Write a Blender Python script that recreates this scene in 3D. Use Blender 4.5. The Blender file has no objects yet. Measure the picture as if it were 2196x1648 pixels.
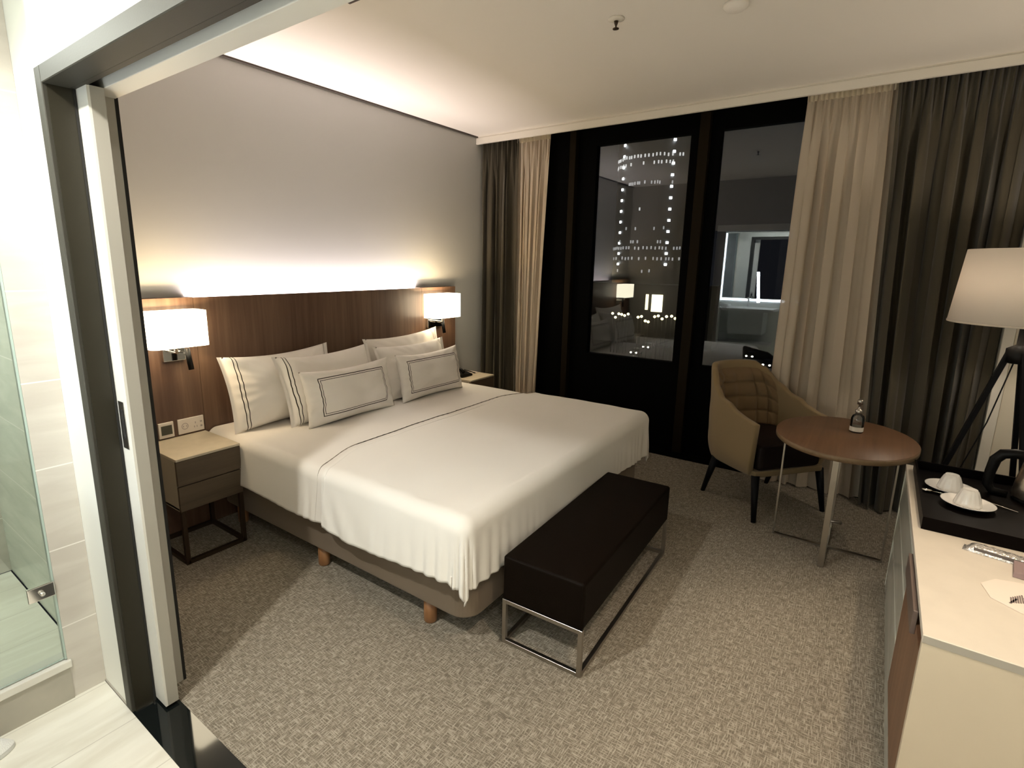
import bpy, bmesh, math, random
from mathutils import Vector, Matrix, noise
R = math.radians
PI = math.pi
rnd = random.Random(7)
sc = bpy.context.scene
COL = sc.collection

# ------------------------------------------------------------------ materials
MATS = {}
def newmat(name):
    m = bpy.data.materials.new(name); m.use_nodes = True
    nt = m.node_tree; nt.nodes.clear()
    out = nt.nodes.new('ShaderNodeOutputMaterial')
    return m, nt, out
def N(nt, t, **kw):
    n = nt.nodes.new(t)
    for k, v in kw.items():
        if k in n.inputs.keys() if hasattr(n.inputs, 'keys') else False:
            n.inputs[k].default_value = v
        else:
            setattr(n, k, v)
    return n
def c4(c): return (c[0], c[1], c[2], 1)
def pbr(name, col, rough=.6, metal=0, spec=.5, bump=0, bscale=60, var=0, vscale=8, trans=0, sheen=0, stretch=None, coat=0):
    m, nt, out = newmat(name)
    b = N(nt, 'ShaderNodeBsdfPrincipled')
    b.inputs['Base Color'].default_value = c4(col); b.inputs['Roughness'].default_value = rough
    b.inputs['Metallic'].default_value = metal; b.inputs['Specular IOR Level'].default_value = spec
    b.inputs['Sheen Weight'].default_value = sheen; b.inputs['Coat Weight'].default_value = coat
    nt.links.new(b.outputs[0], out.inputs[0])
    tc = N(nt, 'ShaderNodeTexCoord'); mp = N(nt, 'ShaderNodeMapping')
    nt.links.new(tc.outputs['Object'], mp.inputs[0])
    if stretch: mp.inputs['Scale'].default_value = stretch
    if var:
        n = N(nt, 'ShaderNodeTexNoise'); n.inputs['Scale'].default_value = vscale; n.inputs['Detail'].default_value = 5
        nt.links.new(mp.outputs[0], n.inputs['Vector'])
        r = N(nt, 'ShaderNodeMapRange'); r.inputs[1].default_value = .3; r.inputs[2].default_value = .7
        r.inputs[3].default_value = 1 - var; r.inputs[4].default_value = 1 + var
        nt.links.new(n.outputs[0], r.inputs[0])
        v = N(nt, 'ShaderNodeVectorMath', operation='SCALE'); v.inputs[0].default_value = col
        nt.links.new(r.outputs[0], v.inputs['Scale']); nt.links.new(v.outputs[0], b.inputs['Base Color'])
    if bump:
        n = N(nt, 'ShaderNodeTexNoise'); n.inputs['Scale'].default_value = bscale; n.inputs['Detail'].default_value = 3
        nt.links.new(mp.outputs[0], n.inputs['Vector'])
        bp = N(nt, 'ShaderNodeBump'); bp.inputs['Strength'].default_value = bump; bp.inputs['Distance'].default_value = .01
        nt.links.new(n.outputs[0], bp.inputs['Height']); nt.links.new(bp.outputs[0], b.inputs['Normal'])
    MATS[name] = m
    return m
def emit(name, col, s):
    m, nt, out = newmat(name)
    e = N(nt, 'ShaderNodeEmission'); e.inputs[0].default_value = c4(col); e.inputs[1].default_value = s
    nt.links.new(e.outputs[0], out.inputs[0]); return m
def ramp(nt, stops):
    r = N(nt, 'ShaderNodeValToRGB'); e = r.color_ramp.elements
    e[0].position, e[0].color = stops[0][0], c4(stops[0][1])
    e[1].position, e[1].color = stops[-1][0], c4(stops[-1][1])
    for p, c in stops[1:-1]:
        k = e.new(p); k.color = c4(c)
    return r
def wood(name, c0, c1, axis='z', rough=.45, scale=1.0, bump=.15):
    m, nt, out = newmat(name); b = N(nt, 'ShaderNodeBsdfPrincipled'); b.inputs['Roughness'].default_value = rough
    nt.links.new(b.outputs[0], out.inputs[0])
    tc = N(nt, 'ShaderNodeTexCoord'); mp = N(nt, 'ShaderNodeMapping')
    s = {'x': (2, 45, 45), 'y': (45, 2, 45), 'z': (45, 45, 2)}[axis]
    mp.inputs['Scale'].default_value = [k * scale for k in s]
    nt.links.new(tc.outputs['Object'], mp.inputs[0])
    n = N(nt, 'ShaderNodeTexNoise'); n.inputs['Scale'].default_value = 1; n.inputs['Detail'].default_value = 6; n.inputs['Distortion'].default_value = .6
    n2 = N(nt, 'ShaderNodeTexNoise'); n2.inputs['Scale'].default_value = .18; n2.inputs['Detail'].default_value = 2
    nt.links.new(mp.outputs[0], n.inputs['Vector']); nt.links.new(mp.outputs[0], n2.inputs['Vector'])
    ad = N(nt, 'ShaderNodeMath', operation='ADD'); nt.links.new(n.outputs[0], ad.inputs[0]); nt.links.new(n2.outputs[0], ad.inputs[1])
    dv = N(nt, 'ShaderNodeMath', operation='MULTIPLY'); dv.inputs[1].default_value = .5; nt.links.new(ad.outputs[0], dv.inputs[0])
    r = ramp(nt, [(.36, c0), (.64, c1)]); nt.links.new(dv.outputs[0], r.inputs[0]); nt.links.new(r.outputs[0], b.inputs['Base Color'])
    bp = N(nt, 'ShaderNodeBump'); bp.inputs['Strength'].default_value = bump; bp.inputs['Distance'].default_value = .003
    nt.links.new(n.outputs[0], bp.inputs['Height']); nt.links.new(bp.outputs[0], b.inputs['Normal'])
    return m
def carpet_mat():
    m, nt, out = newmat('carpet'); b = N(nt, 'ShaderNodeBsdfPrincipled'); b.inputs['Roughness'].default_value = .95
    b.inputs['Specular IOR Level'].default_value = .1
    nt.links.new(b.outputs[0], out.inputs[0])
    tc = N(nt, 'ShaderNodeTexCoord')
    outs = []
    for sx, sy in ((30, 230), (230, 30)):
        mp = N(nt, 'ShaderNodeMapping'); mp.inputs['Scale'].default_value = (sx, sy, 1)
        nt.links.new(tc.outputs['Object'], mp.inputs[0])
        n = N(nt, 'ShaderNodeTexNoise'); n.inputs['Scale'].default_value = 1; n.inputs['Detail'].default_value = 2
        nt.links.new(mp.outputs[0], n.inputs['Vector']); outs.append(n)
    ad = N(nt, 'ShaderNodeMath', operation='MAXIMUM'); nt.links.new(outs[0].outputs[0], ad.inputs[0]); nt.links.new(outs[1].outputs[0], ad.inputs[1])
    f = N(nt, 'ShaderNodeTexNoise'); f.inputs['Scale'].default_value = 500; nt.links.new(tc.outputs['Object'], f.inputs['Vector'])
    mx = N(nt, 'ShaderNodeMath', operation='MULTIPLY_ADD'); mx.inputs[1].default_value = .22
    nt.links.new(f.outputs[0], mx.inputs[0]); nt.links.new(ad.outputs[0], mx.inputs[2])
    r = ramp(nt, [(.58, (.165, .140, .108)), (.68, (.29, .256, .205)), (.82, (.42, .38, .315))])
    nt.links.new(mx.outputs[0], r.inputs[0]); nt.links.new(r.outputs[0], b.inputs['Base Color'])
    bp = N(nt, 'ShaderNodeBump'); bp.inputs['Strength'].default_value = .5; bp.inputs['Distance'].default_value = .006
    nt.links.new(mx.outputs[0], bp.inputs['Height']); nt.links.new(bp.outputs[0], b.inputs['Normal'])
    return m
def tile_mat(name, c0, c1, grout, bw, bh, plane='xy', rough=.25, off=.5, mortar=.003, shift=(0, 0)):
    """Rectangular tiles with thin grout, faint stone veining."""
    m, nt, out = newmat(name); b = N(nt, 'ShaderNodeBsdfPrincipled'); b.inputs['Roughness'].default_value = rough
    nt.links.new(b.outputs[0], out.inputs[0])
    tc = N(nt, 'ShaderNodeTexCoord'); sp = N(nt, 'ShaderNodeSeparateXYZ'); cb = N(nt, 'ShaderNodeCombineXYZ')
    nt.links.new(tc.outputs['Object'], sp.inputs[0])
    for i, a in enumerate(plane): nt.links.new(sp.outputs['xyz'.index(a)], cb.inputs[i])
    mp = N(nt, 'ShaderNodeMapping'); mp.inputs['Location'].default_value = (shift[0], shift[1], 0)
    nt.links.new(cb.outputs[0], mp.inputs[0])
    br = N(nt, 'ShaderNodeTexBrick'); br.offset = off; br.inputs['Scale'].default_value = 1
    br.inputs['Brick Width'].default_value = bw; br.inputs['Row Height'].default_value = bh
    br.inputs['Mortar Size'].default_value = mortar; br.inputs['Mortar Smooth'].default_value = .1
    nt.links.new(mp.outputs[0], br.inputs['Vector'])
    mp2 = N(nt, 'ShaderNodeMapping'); mp2.inputs['Scale'].default_value = (3, 14, 14); nt.links.new(cb.outputs[0], mp2.inputs[0])
    n = N(nt, 'ShaderNodeTexNoise'); n.inputs['Scale'].default_value = 1; n.inputs['Detail'].default_value = 6; n.inputs['Distortion'].default_value = .8
    nt.links.new(mp2.outputs[0], n.inputs['Vector'])
    r = ramp(nt, [(.35, c0), (.65, c1)]); nt.links.new(n.outputs[0], r.inputs[0])
    mx = N(nt, 'ShaderNodeMix'); mx.data_type = 'RGBA'
    nt.links.new(br.outputs['Fac'], mx.inputs[0]); nt.links.new(r.outputs[0], mx.inputs[6]); mx.inputs[7].default_value = c4(grout)
    nt.links.new(mx.outputs[2], b.inputs['Base Color'])
    return m
def cloth_translucent(name, col, tr=.3, alpha=0.0, bump=.15, bscale=700):
    m, nt, out = newmat(name)
    d = N(nt, 'ShaderNodeBsdfDiffuse'); t = N(nt, 'ShaderNodeBsdfTranslucent'); tp = N(nt, 'ShaderNodeBsdfTransparent')
    d.inputs[0].default_value = c4(col); t.inputs[0].default_value = c4(col)
    m1 = N(nt, 'ShaderNodeMixShader'); m1.inputs[0].default_value = tr
    nt.links.new(d.outputs[0], m1.inputs[1]); nt.links.new(t.outputs[0], m1.inputs[2])
    m2 = N(nt, 'ShaderNodeMixShader'); m2.inputs[0].default_value = alpha
    nt.links.new(m1.outputs[0], m2.inputs[1]); nt.links.new(tp.outputs[0], m2.inputs[2])
    nt.links.new(m2.outputs[0], out.inputs[0])
    tc = N(nt, 'ShaderNodeTexCoord'); n = N(nt, 'ShaderNodeTexNoise'); n.inputs['Scale'].default_value = bscale
    nt.links.new(tc.outputs['Object'], n.inputs['Vector'])
    bp = N(nt, 'ShaderNodeBump'); bp.inputs['Strength'].default_value = bump; bp.inputs['Distance'].default_value = .002
    nt.links.new(n.outputs[0], bp.inputs['Height']); nt.links.new(bp.outputs[0], d.inputs['Normal'])
    return m
def pane_mat(name, base, tint=(1, 1, 1), rough=0.0, dark=0.0):
    """Window glass: clear, with an angle dependent mirror reflection."""
    m, nt, out = newmat(name)
    tp = N(nt, 'ShaderNodeBsdfTransparent'); tp.inputs[0].default_value = c4(tint)
    g = N(nt, 'ShaderNodeBsdfGlossy'); g.inputs['Roughness'].default_value = rough; g.inputs[0].default_value = (.86, .93, 1, 1)
    fr = N(nt, 'ShaderNodeFresnel'); fr.inputs[0].default_value = 1.5
    ad = N(nt, 'ShaderNodeMath', operation='MULTIPLY_ADD'); ad.inputs[1].default_value = 1.0; ad.inputs[2].default_value = base; ad.use_clamp = True
    nt.links.new(fr.outputs[0], ad.inputs[0])
    mx = N(nt, 'ShaderNodeMixShader'); nt.links.new(ad.outputs[0], mx.inputs[0])
    nt.links.new(tp.outputs[0], mx.inputs[1]); nt.links.new(g.outputs[0], mx.inputs[2]); nt.links.new(mx.outputs[0], out.inputs[0])
    return m
def striped_linen(name, mode, w=.36, a=.24, b=.10, side=-1):
    """White cotton with embroidered dark double lines, in the pillow's own coordinates."""
    m, nt, out = newmat(name); bs = N(nt, 'ShaderNodeBsdfPrincipled'); bs.inputs['Roughness'].default_value = .85
    bs.inputs['Specular IOR Level'].default_value = .2
    nt.links.new(bs.outputs[0], out.inputs[0])
    tc = N(nt, 'ShaderNodeTexCoord'); sp = N(nt, 'ShaderNodeSeparateXYZ'); nt.links.new(tc.outputs['Object'], sp.inputs[0])
    def M(op, x, y=None):
        n = N(nt, 'ShaderNodeMath', operation=op)
        for i, v in enumerate((x, y)):
            if v is None: continue
            if isinstance(v, (int, float)): n.inputs[i].default_value = v
            else: nt.links.new(v, n.inputs[i])
        return n.outputs[0]
    if mode == 'side':
        d = M('MULTIPLY', sp.outputs[0], side)      # distance towards the striped end
        l1 = M('LESS_THAN', M('ABSOLUTE', M('SUBTRACT', d, w - .062)), .0022)
        l2 = M('LESS_THAN', M('ABSOLUTE', M('SUBTRACT', d, w - .079)), .0022)
        l = M('MAXIMUM', l1, l2)
    else:
        dx = M('SUBTRACT', M('ABSOLUTE', M('SUBTRACT', sp.outputs[0], 0.0)), a)
        dz = M('SUBTRACT', M('ABSOLUTE', sp.outputs[2]), b)
        d = M('MAXIMUM', dx, dz)
        l1 = M('LESS_THAN', M('ABSOLUTE', d), .0024)
        l2 = M('LESS_THAN', M('ABSOLUTE', M('ADD', d, .0115)), .0016)
        l = M('MULTIPLY', M('MAXIMUM', l1, l2), M('LESS_THAN', sp.outputs[1], 0.0))
    mx = N(nt, 'ShaderNodeMix'); mx.data_type = 'RGBA'; nt.links.new(l, mx.inputs[0])
    mx.inputs[6].default_value = (.80, .765, .72, 1); mx.inputs[7].default_value = (.03, .022, .018, 1)
    nt.links.new(mx.outputs[2], bs.inputs['Base Color'])
    return m

WALLW = pbr('wall_paint', (.52, .52, .505), .85, bump=.03, bscale=300)
CEILW = pbr('ceiling_paint', (.84, .80, .74), .9, bump=.03, bscale=200)
BATHW = pbr('bath_wall_paint', (.86, .86, .80), .6)
PELM = pbr('pelmet_paint', (.74, .70, .62), .6)
CARP = carpet_mat()
WTILE = tile_mat('wall_tile', (.54, .50, .45), (.62, .585, .53), (.80, .77, .72), 1.2, .2817, 'xz', .2, 0, .0022, (0, -.274 + .2817))
STILE = tile_mat('shower_tile', (.62, .66, .60), (.74, .77, .71), (.85, .86, .82), 1.2, .2817, 'yz', .2, 0, .0025, (.3, -.274 + .2817))
FTILE = tile_mat('floor_tile', (.74, .71, .62), (.86, .84, .76), (.62, .59, .52), 6, .25, 'xy', .3, .5, .002, (3.1, -.075))
BLK = pbr('black_stone', (.006, .008, .008), .06, spec=.6)
FRAME = pbr('taupe_metal_frame', (.040, .037, .029), .55, metal=.0, spec=.25, bump=.05, bscale=400)
JAMB = pbr('jamb_dark_metal', (.020, .017, .010), .45, spec=.3)
DOORW = pbr('door_white_lacquer', (.80, .78, .72), .4)
DOORG = pbr('door_grey_edge', (.40, .375, .325), .45)
GAP = pbr('gap_shade_black', (.008, .007, .006), .8)  # solid black that carries the shade of slots and gaps
DGAP = pbr('ceiling_gap_shade', (.06, .048, .04), .8)
HEADW = wood('headboard_veneer', (.078, .040, .025), (.150, .090, .056), 'z', .42)
TAUPEW = wood('drawer_veneer', (.065, .045, .028), (.105, .076, .048), 'x', .55)
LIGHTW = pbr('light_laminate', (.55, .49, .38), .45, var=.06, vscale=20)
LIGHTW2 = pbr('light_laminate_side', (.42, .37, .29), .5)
DARKM = pbr('bronze_metal', (.055, .036, .022), .4, metal=.6)
STEEL = pbr('brushed_steel', (.42, .39, .35), .3, metal=1.0, bump=.04, bscale=300, stretch=(1, 1, 10))
CHROME = pbr('chrome', (.75, .73, .7), .08, metal=1.0)
BLACKP = pbr('black_plastic', (.004, .0038, .0038), .4, spec=.15)
LEATH = pbr('dark_brown_leather', (.0045, .0025, .0013), .55, bump=.12, bscale=350, spec=.06)
BASEF = pbr('bed_base_fabric', (.155, .115, .078), .85, bump=.2, bscale=700, sheen=.1)
LEGW = wood('bed_leg_wood', (.24, .11, .045), (.36, .18, .08), 'z', .4)
LINEN = pbr('white_linen', (.80, .765, .72), .85, spec=.2, bump=.05, bscale=900)
LINEN2 = pbr('white_duvet_cotton', (.82, .79, .745), .8, spec=.2, bump=.05, bscale=900)
SEAM = pbr('sheet_seam_cord', (.42, .38, .33), .8)
STRIPE_L = striped_linen('pillow_stripe', 'side', w=.36, side=-1)
STRIPE_R = striped_linen('pillow_stripe_b', 'side', w=.36, side=1)
RECT = striped_linen('pillow_rect', 'rect', a=.250, b=.108)
DARKC = pbr('blackout_cloth', (.066, .056, .038), .9, bump=.25, bscale=800, spec=.15, sheen=.15)
SHEER = cloth_translucent('sheer_cloth', (.70, .60, .475), .3, .12)
SHEERT = cloth_translucent('sheer_tape', (.80, .72, .56), .3, .0)
WFRAME = pbr('window_black_frame', (.0012, .0011, .001), .7, spec=.03)
WEDGE = pbr('window_brown_edge', (.009, .006, .0025), .6, spec=.06)
PANE = pane_mat('window_glass', .022)
SGLASS = pane_mat('shower_glass', .0, tint=(.955, .985, .965))
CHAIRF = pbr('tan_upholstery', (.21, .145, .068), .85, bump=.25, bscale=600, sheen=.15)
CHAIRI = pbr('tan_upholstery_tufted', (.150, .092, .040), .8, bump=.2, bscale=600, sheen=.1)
CHAIRL = pbr('chair_leg_black', (.004, .004, .005), .5, spec=.12)
TABW = wood('table_veneer', (.108, .053, .024), (.175, .090, .043), 'x', .5, .8)
TABE = wood('table_edge_veneer', (.16, .105, .052), (.22, .145, .078), 'x', .4)
DESKT = pbr('desk_top_white', (.66, .60, .52), .4, var=.03, vscale=15)
DESKE = pbr('desk_edge_grey', (.36, .33, .28), .5)
DESKS = pbr('desk_side_beige', (.57, .485, .365), .5, var=.03, vscale=6)
DESKG = pbr('desk_gloss_white', (.62, .63, .57), .12, spec=.6)
DESKD = wood('desk_door_veneer', (.14, .068, .036), (.24, .125, .068), 'z', .45)
DESKH = pbr('desk_grip', (.13, .095, .08), .4)
TRAY = pbr('tray_black_lacquer', (.0022, .0012, .001), .4, spec=.05)
PORC = pbr('white_porcelain', (.78, .77, .76), .12, spec=.6)
LSHADE = cloth_translucent('lamp_shade_fabric', (.82, .76, .69), .22, 0.0, bump=.05)
BULB = emit('warm_bulb', (1, .82, .55), 40)
SCONCE = emit('sconce_shade_lit', (1.0, .86, .60), 5.5)
SCONCE2 = emit('sconce_shade_lit_far', (1.0, .86, .60), 5.5)
LED = emit('led_strip', (1, .88, .92), 6)
MLED = emit('mirror_led', (.88, .97, 1.0), 13)
PLAST = pbr('white_plastic', (.72, .66, .60), .35)
SCREEN = pbr('thermostat_screen', (.055, .058, .045), .15)
PAPER = pbr('paper_card', (.80, .70, .62), .7)
INK = pbr('grey_ink', (.20, .16, .15), .7)
WRAP = pbr('clear_wrap_foil', (.70, .68, .66), .18, metal=.75, bump=.8, bscale=60)
MAUVE = pbr('mauve_card', (.28, .20, .20), .6)
NIBW = pbr('nib_wall_paint', (.72, .66, .54), .6)
MIRR = pbr('mirror', (.9, .92, .92), .0, metal=1.0)
TOWEL = pbr('towel', (.75, .75, .73), .95, bump=.6, bscale=250)
BOTG = pane_mat('bottle_clear', .03, tint=(.82, .82, .80))
LABELW = pbr('bottle_label', (.70, .66, .58), .6)

# ------------------------------------------------------------------ mesh helpers
def ss(a, b, x): x = max(0, min(1, (x - a) / (b - a))); return x * x * (3 - 2 * x)
class MB:
    def __init__(s): s.v = []; s.f = []; s.sm = []
    def add(s, v, f, smooth=False):
        o = len(s.v); s.v += [tuple(p) for p in v]; s.f += [tuple(i + o for i in q) for q in f]; s.sm += [smooth] * len(f); return s
    def box(s, x0, x1, y0, y1, z0, z1):
        v = [(x, y, z) for z in (z0, z1) for y in (y0, y1) for x in (x0, x1)]
        return s.add(v, [(0, 2, 3, 1), (4, 5, 7, 6), (0, 1, 5, 4), (2, 6, 7, 3), (0, 4, 6, 2), (1, 3, 7, 5)])
    def bar(s, a, b, w, h=None, up=(0, 0, 1)):
        """square bar from a to b"""
        a = Vector(a); b = Vector(b); h = h or w; d = (b - a).normalized(); up = Vector(up)
        if abs(d.dot(up)) > .95: up = Vector((0, 1, 0))
        r = d.cross(up).normalized() * (w / 2); u = r.cross(d).normalized() * (h / 2)
        v = [a - r - u, a + r - u, a + r + u, a - r + u, b - r - u, b + r - u, b + r + u, b - r + u]
        return s.add(v, [(3, 2, 1, 0), (4, 5, 6, 7), (0, 1, 5, 4), (1, 2, 6, 5), (2, 3, 7, 6), (3, 0, 4, 7)])
    def lathe(s, prof, c=(0, 0, 0), n=32, sx=1, sy=1, flute=0, fn=12, cap=True):
        v = []; f = []
        for r, z in prof:
            for i in range(n):
                a = 2 * PI * i / n; rr = r * (1 + flute * math.cos(fn * a))
                v.append((c[0] + rr * math.cos(a) * sx, c[1] + rr * math.sin(a) * sy, c[2] + z))
        for k in range(len(prof) - 1):
            for i in range(n):
                j = (i + 1) % n; f.append((k * n + i, k * n + j, (k + 1) * n + j, (k + 1) * n + i))
        if cap:
            if prof[0][0] > 1e-5: f.append(tuple(reversed(range(n))))
            if prof[-1][0] > 1e-5: f.append(tuple(range((len(prof) - 1) * n, len(prof) * n)))
        return s.add(v, f, True)
    def tube(s, pts, rad, n=12, cap=True):
        pts = [Vector(p) for p in pts]; v = []; f = []
        rad = rad if isinstance(rad, (list, tuple)) else [rad] * len(pts)
        prev = None
        for i, p in enumerate(pts):
            d = (pts[min(i + 1, len(pts) - 1)] - pts[max(i - 1, 0)]).normalized()
            if prev is None:
                up = Vector((0, 0, 1)) if abs(d.z) < .9 else Vector((0, 1, 0)); r = d.cross(up).normalized()
            else:
                r = (prev - d * prev.dot(d)).normalized()
            prev = r; u = d.cross(r)
            for k in range(n):
                a = 2 * PI * k / n; v.append(p + (r * math.cos(a) + u * math.sin(a)) * rad[i])
        for i in range(len(pts) - 1):
            for k in range(n):
                j = (k + 1) % n; f.append((i * n + k, i * n + j, (i + 1) * n + j, (i + 1) * n + k))
        if cap: f.append(tuple(reversed(range(n)))); f.append(tuple(range((len(pts) - 1) * n, len(pts) * n)))
        return s.add(v, f, True)
    def grid(s, fn, nu, nv, smooth=True, close_u=False):
        v = [fn(i / nu, j / nv) for j in range(nv + 1) for i in range(nu + (0 if close_u else 1))]
        W = nu + (0 if close_u else 1); f = []
        for j in range(nv):
            for i in range(nu):
                k = (i + 1) % W if close_u else i + 1
                f.append((j * W + i, j * W + k, (j + 1) * W + k, (j + 1) * W + i))
        return s.add(v, f, smooth)
    def prism(s, pts, z0, z1):
        n = len(pts); v = [(x, y, z0) for x, y in pts] + [(x, y, z1) for x, y in pts]
        return s.add(v, [tuple(reversed(range(n))), tuple(range(n, 2 * n))] + [(i, (i + 1) % n, n + (i + 1) % n, n + i) for i in range(n)])
def rrect(w, d, r, n=6, cx=0, cy=0):
    p = []
    for sx, sy, a0 in ((1, 1, 0), (-1, 1, 90), (-1, -1, 180), (1, -1, 270)):
        for k in range(n + 1):
            a = R(a0 + 90 * k / n); p.append((cx + sx * (w / 2 - r) + r * math.cos(a), cy + sy * (d / 2 - r) + r * math.sin(a)))
    return p
def obj(name, mb, mat, parent=None, shift=None, bevel=0, seg=3, sub=0, solid=0, sm=None, kind=None, weld=False):
    me = bpy.data.meshes.new(name)
    v = mb.v
    if shift: v = [(p[0] - shift[0], p[1] - shift[1], p[2] - shift[2]) for p in v]
    me.from_pydata(v, [], mb.f); me.update()
    bm = bmesh.new(); bm.from_mesh(me)
    if weld: bmesh.ops.remove_doubles(bm, verts=bm.verts, dist=1e-5)
    if not solid: bmesh.ops.recalc_face_normals(bm, faces=bm.faces)
    bm.to_mesh(me); bm.free()
    o = bpy.data.objects.new(name, me); COL.objects.link(o); me.materials.append(mat)
    if not weld:
        for p, q in zip(me.polygons, mb.sm): p.use_smooth = q if sm is None else sm
    elif sm:
        for p in me.polygons: p.use_smooth = True
    if solid:
        md = o.modifiers.new('s', 'SOLIDIFY'); md.thickness = solid; md.offset = 0
    if sub:
        md = o.modifiers.new('u', 'SUBSURF'); md.levels = sub; md.render_levels = sub
    if bevel:
        md = o.modifiers.new('b', 'BEVEL'); md.width = bevel; md.segments = seg; md.limit_method = 'ANGLE'; md.angle_limit = R(40)
    if parent: o.parent = parent
    if kind: o['kind'] = kind
    return o
def B(x0, x1, y0, y1, z0, z1): return MB().box(x0, x1, y0, y1, z0, z1)
def tag(o, label, cat, group=None):
    o['label'] = label; o['category'] = cat
    if group: o['group'] = group
    return o
def thing(name, label, cat, loc=(0, 0, 0), rz=0, group=None):
    o = bpy.data.objects.new(name, None); COL.objects.link(o); o.location = loc; o.rotation_euler = (0, 0, rz)
    o.empty_display_size = .1
    return tag(o, label, cat, group)
class Th:
    """a thing whose parts are written in world coordinates"""
    def __init__(s, name, label, cat, loc, group=None): s.l = loc; s.e = thing(name, label, cat, loc, 0, group)
    def part(s, name, mb, mat, **k): return obj(name, mb, mat, s.e, shift=s.l, **k)
    def sub(s, parent, name, mb, mat, **k): return obj(name, mb, mat, parent, shift=s.l, **k)
def struct(name, mb, mat, **k): return obj(name, mb, mat, kind='structure', **k)
def copy_tree(o, parent=None):
    c = o.copy(); COL.objects.link(c); c.parent = parent
    for ch in list(o.children): copy_tree(ch, c)
    return c

# ------------------------------------------------------------------ room shell
XB0, XB1 = .545, .715          # wall with the sliding door
YH = 3.065                     # wall behind the bed
YR = -.87                      # wall behind the desk
XG = 4.20                      # window line
ZC = 2.59
JY = 1.855                     # inner side of the left jamb
struct('floor', B(.66, XG + .02, YR, YH, -.06, 0), CARP)
fl2 = struct('floor_bathroom', B(-.6, .54, YR - .1, 2.09, -.06, 0), FTILE)
struct('floor_shower', B(-.6, .54, 2.09, 3.262, -.06, -.004), FTILE)
struct('trim_1', B(.54, .66, -.87, JY + .05, -.06, .001), BLK)       # black stone threshold
struct('wall_headboard', B(XB1, XG + .1, YH, YH + .1, 0, ZC), WALLW)
struct('wall_desk', B(XB1, XG + .1, YR - .1, YR, 0, ZC), WALLW)
struct('ceiling', MB().box(XB0 + .05, 4.0, YR - .1, YH - .018, ZC, ZC + .06), CEILW)
struct('trim_2', B(XB1, 4.0, YH - .018, YH - .001, ZC - .010, ZC + .03), DGAP)   # solid dark strip along the wall, shade of the gap put into its colour
struct('ceiling_curtain_recess', B(4.02, XG + .1, YR - .1, YH, 2.70, 2.74), CEILW)
pm = MB().box(4.0, 4.02, YR, YH, 2.527, 2.7).box(3.994, 4.0, YR, YH, 2.527, 2.578)
struct('trim_3', pm, PELM, bevel=.002, seg=1)
# door wall: bathroom skin, bedroom skin, header
bw = MB().box(XB0, .60, JY + .045, 2.135, 0, 2.45)
bw.box(XB0, .60, -.87, JY + .045, 1.994, 2.45)
bw.box(XB0, .60, YR - .1, -.80, 0, 1.994)
struct('wall_door', bw, BATHW)
bs = MB().box(.668, XB1, 1.87, YH, 0, ZC).box(.668, XB1, -.80, 1.87, 2.03, ZC).box(.668, XB1, YR, -.80, 0, 2.0)
struct('wall_bedroom_side', bs, DOORG)
# taupe metal portal
t = MB()
t.box(XB0 - .006, .602, JY, JY + .045, 0, 1.994)
struct('trim_4', t, FRAME, bevel=.002, seg=1)
struct('trim_5', B(XB0 + .004, .606, JY - .004, JY, 0, 1.95), JAMB)
struct('trim_6', B(XB0 - .006, .602, -.80, JY, 1.95, 1.994), FRAME, bevel=.002, seg=1)
struct('trim_7', B(.602, .618, -.80, 1.87, 1.951, 2.05), FRAME)
struct('trim_8', B(.606, .6125, 1.849, 2.6, .002, 1.95), GAP)      # solid black strip, shade of the pocket slot put into its colour
struct('trim_9', B(.652, .712, 1.876, 1.895, 0, 1.96), DOORG)
struct('trim_10', B(.7125, .722, 1.868, 1.91, 0, 1.96), GAP)
struct('trim_11', B(.657, .7155, -.80, 1.868, 1.953, 2.03), DOORW, bevel=.002)
struct('trim_18', B(.618, .657, -.80, 1.87, 2.035, 2.05), GAP)   # black strip behind the white pelmet, door slot shade put into its colour
struct('trim_12', B(.60, .606, JY - .02, JY, 0, .004), CHROME)
struct('trim_13', B(.548, .602, JY - .008, JY - .004, 0, .004), CHROME)
# bathroom shell
struct('wall_tiled', MB().box(.446, XB0 - .0005, 2.09, 2.14, 0, 2.45), WTILE)
struct('wall_shower', B(.545, .60, 2.1405, 3.2615, 0, 2.45), STILE)
struct('wall_shower_end', B(-.6, .56, 3.262, 3.3, 0, 2.45), WTILE)
struct('wall_vanity', B(-.66, -.60, YR - .1, 3.3, 0, 2.45), BATHW)
struct('wall_bathroom_end', B(-.6, XB0, YR - .2, YR - .1, 0, 2.45), BATHW)
struct('ceiling_bathroom', B(-.66, .61, YR - .2, 3.3, 2.45, 2.5), BATHW)
struct('baseboard_bathroom', B(.541, XB0, JY + .05, 2.09, 0, .006), DOORG)

# window wall (black frames, two panes)
wf = MB()
X0, X1 = XG - .03, XG + .03
wf.box(X0, X1, YR, YH, 0, .76)            # below the panes
wf.box(X0, X1, YR, YH, 2.43, 2.74)
wf.box(X0, X1, 1.985, YH, .76, 2.43)
wf.box(X0, X1, 1.045, 1.255, .76, 2.43)
wf.box(X0, X1, YR, -.35, .76, 2.43)
struct('window_1', wf, WFRAME)
fin = MB().box(XG - .085, X0, 1.115, 1.185, .06, 2.6)
struct('trim_14', fin, WEDGE, bevel=.004)
struct('trim_19', B(XG - .085, X0, 2.145, 2.2, .06, 2.6), WEDGE, bevel=.004)
struct('window_2', B(XG, XG + .006, 1.24, 2.0, .74, 2.45), PANE)
struct('window_3', B(XG, XG + .006, -.36, 1.06, .74, 2.45), PANE)
struct('trim_15', B(XG - .05, X0, YR, YH, 0, .05), WFRAME)
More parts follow.
